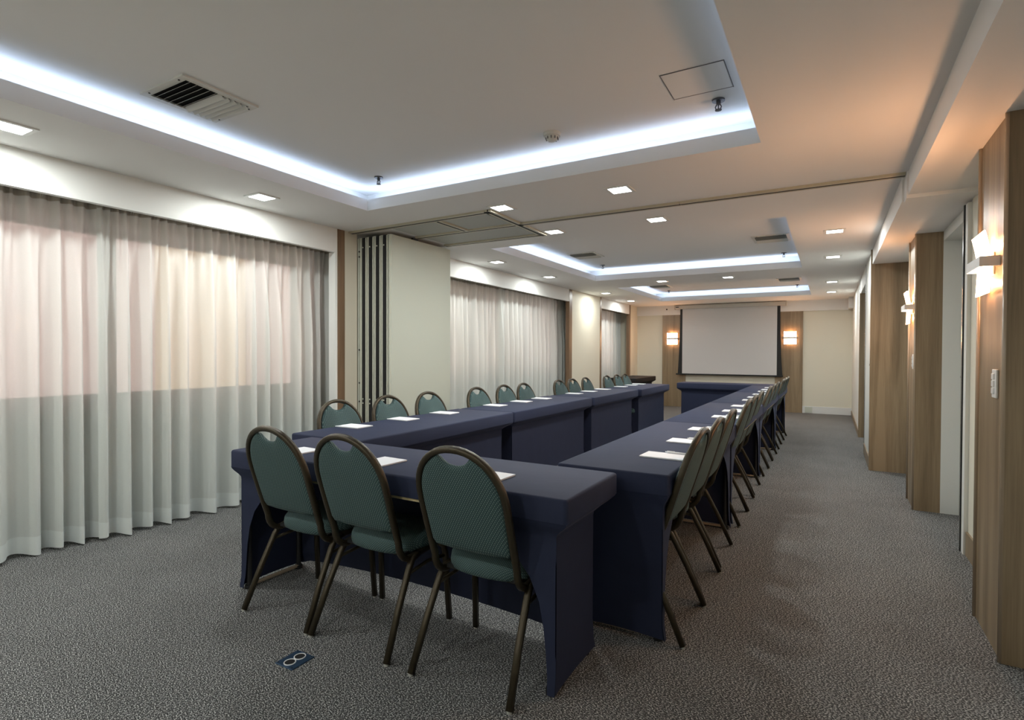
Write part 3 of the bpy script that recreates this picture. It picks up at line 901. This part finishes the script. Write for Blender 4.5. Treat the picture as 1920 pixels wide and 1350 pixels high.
# ------------------------------------------------------------------ chairs
def back_y(z):      # lean of the back, z = height
    return .118 - .158 * (z - .44) / .495
def make_chair():
    t = empty('banquet_chair')
    # back frame: one bent tube, under-seat run, up and over
    HW, ZA = .197, .715
    path = []
    path += [(-.190, .36, .390), (-.191, .26, .383), (-.192, .185, .376)]
    for k in range(1, 7):
        a = PI / 2 * k / 6
        path.append((-.193, .185 - .072 * math.sin(a), .376 + .085 * (1 - math.cos(a))))
    for z in (.52, .60, .66):
        path.append((-(.194 + .003 * (z - .5) / .2), back_y(z), z))
    N = 22
    for k in range(N + 1):
        a = PI - PI * k / N
        ca, sa = math.cos(a), math.sin(a)
        z = ZA + .208 * (sa ** .92 if sa > 0 else 0)
        path.append((HW * math.copysign(abs(ca) ** .95, ca), back_y(z), z))
    half = path[:12]
    path += [(-x, y, z) for (x, y, z) in half[::-1]]
    bm = bmesh.new()
    # keep the section aligned: wide face front-to-back
    add_tube(bm, path, .0125, .0145, 8, Vector((0, 1, .28)).normalized())
    bm_obj('back_frame', bm, M['bronze'], t, True)
    # back cushion
    out = []
    a_w, zb = .186, .508
    out.append((-.172, zb)); out.append((-.10, zb - .006)); out.append((0, zb - .008)); out.append((.10, zb - .006)); out.append((.172, zb))
    out += [(.184, zb + .02), (.187, .62), (.188, .68)]
    for k in range(0, 9):
        a = (PI / 2 - .40) * k / 8
        out.append((.187 * math.cos(a) ** .95, .715 + .198 * math.sin(a) ** .92))
    xt, zt_ = out[-1]
    for k in range(1, 14):
        u = k / 14
        x = xt * (1 - 2 * u)
        out.append((x, zt_ - .038 * (1 - abs(2 * u - 1) ** 2.6)))
    left = [(-x, z) for x, z in out[5:17]][::-1]
    out += left
    cx_, cz_ = 0.0, .70
    bm = bmesh.new()
    for side in (1, -1):
        rings = []
        for s_, th in ((1.0, .0), (.985, .010), (.95, .017), (.86, .021), (.62, .024), (.3, .026)):
            rings.append([bm.verts.new((cx_ + (x - cx_) * s_, back_y(cz_ + (z - cz_) * s_) + side * (th if side > 0 else th * .8) + (.004), cz_ + (z - cz_) * s_)) for x, z in out])
        n = len(out)
        for r in range(len(rings) - 1):
            for k in range(n):
                j = (k + 1) % n
                bm.faces.new((rings[r][k], rings[r][j], rings[r + 1][j], rings[r + 1][k]))
        cv = bm.verts.new((cx_, back_y(cz_) + side * (.026 if side > 0 else .021) + .004, cz_))
        for k in range(n):
            bm.faces.new((rings[-1][k], rings[-1][(k + 1) % n], cv))
    bmesh.ops.remove_doubles(bm, verts=bm.verts, dist=.0004)
    bm_obj('backrest', bm, M['fabric'], t, True)
    # seat cushion
    so = []
    for k in range(48):
        a = 2 * PI * k / 48
        e = .42 if math.sin(a) > 0 else .72
        x = .207 * math.copysign(abs(math.cos(a)) ** e, math.cos(a))
        y = (.178 if math.sin(a) > 0 else .165) * math.copysign(abs(math.sin(a)) ** e, math.sin(a))
        x *= 1.0 + .05 * (y / .178)
        so.append((x, y + .305))
    bm = bmesh.new()
    rings = []
    for s_, z in ((.93, .393), (.985, .400), (1.0, .418), (.985, .440), (.93, .455), (.75, .465), (.4, .470)):
        rings.append([bm.verts.new((x * s_, .305 + (y - .305) * s_, z - .008 * ((y - .305) / .178 < -.5))) for x, y in so])
    n = len(so)
    for r in range(len(rings) - 1):
        for k in range(n):
            j = (k + 1) % n
            bm.faces.new((rings[r][k], rings[r][j], rings[r + 1][j], rings[r + 1][k]))
    bm.faces.new(rings[0][::-1]); bm.faces.new(rings[-1])
    bm_obj('seat', bm, M['fabric'], t, True)
    bm = bmesh.new(); add_box(bm, -.175, .175, .17, .44, .384, .399); bm_obj('seat_board', bm, M['black'], t)
    # legs
    for s_ in (-1, 1):
        bm = bmesh.new()
        add_tube(bm, [(s_ * .200, .235, .385), (s_ * .204, .190, .374), (s_ * .208, .165, .345), (s_ * .216, .085, .190), (s_ * .2268, .002, .007)], .0125, .0135, 8, Vector((1, 0, 0)))
        lg = bm_obj('leg', bm, M['bronze'], t, True)
        bm = bmesh.new(); add_cyl(bm, (s_ * .2265, .002, 0), .0105, .010, 10); bm_obj('glide', bm, M['glide'], lg)
        bm = bmesh.new()
        add_tube(bm, [(s_ * .198, .385, .386), (s_ * .202, .415, .366), (s_ * .206, .424, .330), (s_ * .215, .446, .007)], .0125, .0135, 8, Vector((1, 0, 0)))
        lg = bm_obj('leg', bm, M['bronze'], t, True)
        bm = bmesh.new(); add_cyl(bm, (s_ * .215, .446, 0), .0105, .010, 10); bm_obj('glide', bm, M['glide'], lg)
        bm = bmesh.new(); add_tube(bm, [(s_ * .208, .150, .318), (s_ * .204, .30, .330), (s_ * .206, .425, .318)], .007, .007, 6, Vector((1, 0, 0)))
        bm_obj('side_stretcher', bm, M['bronze'], t, True)
    for y in (.20, .40):
        bm = bmesh.new(); add_tube(bm, [(-.20, y, .378), (.20, y, .378)], .009, .009, 6, Vector((0, 0, 1)))
        bm_obj('crossbar', bm, M['bronze'], t, True)
    return t
chair0 = make_chair()
used = [False]
def place_chair(x, y, rz, label, group):
    o = chair0 if not used[0] else copy_tree(chair0)
    used[0] = True
    o.location = (x, y, 0); o.rotation_euler = (0, 0, rz)
    tag(o, label, 'chair', group)
NEAR_LAB = ['green chair with arched bronze frame at near table, leftmost of three', 'green chair with arched bronze frame at near table, middle of three', 'green chair with arched bronze frame at near table, rightmost of three']
for x, lab in zip((-2.266, -1.783, -1.200), NEAR_LAB):
    place_chair(x, 1.664, 0, lab, 'chairs at the near table')
RY = [2.645, 3.135, 3.652, 4.55, 5.02, 5.57, 6.44, 6.94, 7.46, 8.31, 8.76, 9.23]
for k, y in enumerate(RY):
    place_chair(-.540 - .0085 * min(5, k), y, PI / 2 + random.uniform(-.015, .015), 'green arched-back chair on the aisle side of right row, %s from near end' % ORD[k], 'chairs along the right row')
LY_ = [2.80, 3.31, 3.81, 4.56, 5.07, 5.49, 6.40, 6.80, 7.24, 8.05, 8.48, 8.85]
for k, y in enumerate(LY_):
    place_chair(-3.07 + .012 * k, y, -PI / 2 + random.uniform(-.015, .015), 'green arched-back chair on the curtain side of left row, %s from near end' % ORD[k], 'chairs along the left row')

# ------------------------------------------------------------------ notepads and pens
pad0 = empty('notepad')
bm = bmesh.new(); add_box(bm, -.076, .076, -.112, .112, 0, .0012); bm_obj('card_back', bm, M['card'], pad0)
bm = bmesh.new(); add_box(bm, -.076, .076, -.112, .112, .0012, .007); pg = bm_obj('sheets', bm, M['paper'], pad0)
bm = bmesh.new()
for x0, x1, y in ((.012, .060, -.098), (.030, .060, -.092)):
    add_box(bm, x0, x1, y, y + .0035, .0070, .0073)
bm_obj('print', bm, M['ink'], pg)
pu = [False]
def place_pad(x, y, rz, label, group):
    o = pad0 if not pu[0] else copy_tree(pad0)
    pu[0] = True
    o.location = (x, y, ZTOP + .0005); o.rotation_euler = (0, 0, rz)
    tag(o, label, 'notepad', group)
for k, (x, y, a) in enumerate(((-2.432, 1.915, -.06), (-1.855, 1.935, -.05), (-1.245, 1.93, -.03))):
    place_pad(x, y, a, 'white notepad on near table, %s' % ('leftmost of three', 'middle of three', 'rightmost of three')[k], 'notepads on the near table')
RPY = [2.812, 3.345, 3.925, 4.795, 5.32, 5.865, 6.655, 7.125, 7.655, 8.27, 8.72, 9.22]
pen0 = empty('pen')
bm = bmesh.new(); add_cyl(bm, (0, -.07, .005), .0048, .115, 10, axis='y'); bm_obj('barrel', bm, M['pen'], pen0, True)
bm = bmesh.new(); add_cyl(bm, (0, -.07, .005), .0045, -.014, 10, .0012, axis='y'); bm_obj('tip', bm, M['chrome'], pen0, True)
bm = bmesh.new(); add_box(bm, -.0015, .0015, .005, .045, .0095, .0115); bm_obj('clip', bm, M['pen'], pen0)
bm = bmesh.new(); add_cyl(bm, (0, .045, .005), .003, .010, 8, axis='y'); bm_obj('button', bm, M['pen'], pen0)
for k, y in enumerate(RPY):
    place_pad(-.725 - .003 * k, y, PI / 2 + random.uniform(-.05, .05), 'white notepad with pen on right row, %s from the near end' % ORD[k], 'notepads on the right row')
    o = pen0 if k == 0 else copy_tree(pen0)
    o.location = (-.690 - .003 * k, y + .068, ZTOP + .0078); o.rotation_euler = (0, 0, PI / 2 - .06 + random.uniform(-.06, .06))
    tag(o, 'pale pen lying on the notepad of right row, %s from near end' % ORD[k], 'pen', 'pens on the right row notepads')
LPY = [2.798, 3.302, 3.824, 4.638, 5.155, 5.618, 6.516, 6.995, 7.504, 8.246, 8.72, 9.126]
for k, y in enumerate(LPY):
    place_pad(-2.925 + .009 * k, y, -PI / 2 + random.uniform(-.05, .05), 'white notepad on left row, %s from the near end' % ORD[k], 'notepads on the left row')

# ------------------------------------------------------------------ floor socket box
fb = empty('floor_socket', (-1.909, 1.503, 0))
bm = bmesh.new(); add_box(bm, -.052, .052, -.057, .057, 0, .004, .0015); bm_obj('plate', bm, M['brassplate'], fb)
for s_ in (-1, 1):
    bm = bmesh.new(); add_cyl(bm, (0, s_ * .0245, .004), .021, .0015, 24); lid = bm_obj('socket_lid', bm, M['black'], fb)
    bm = bmesh.new()
    add_tube(bm, [(.0225 * math.cos(2 * PI * k / 24), s_ * .0245 + .0225 * math.sin(2 * PI * k / 24), .005) for k in range(25)], .0022, .0022, 6, Vector((0, 0, 1)), False)
    bm_obj('ring', bm, M['pen'], lid)
for x in (-1, 1):
    for y in (-1, 1):
        bm = bmesh.new(); add_cyl(bm, (x * .043, y * .048, .004), .003, .001, 8)
        bm_obj('screw', bm, M['chrome'], fb)
tag(fb, 'blue metal floor plate with two round sockets set in the carpet', 'floor socket')
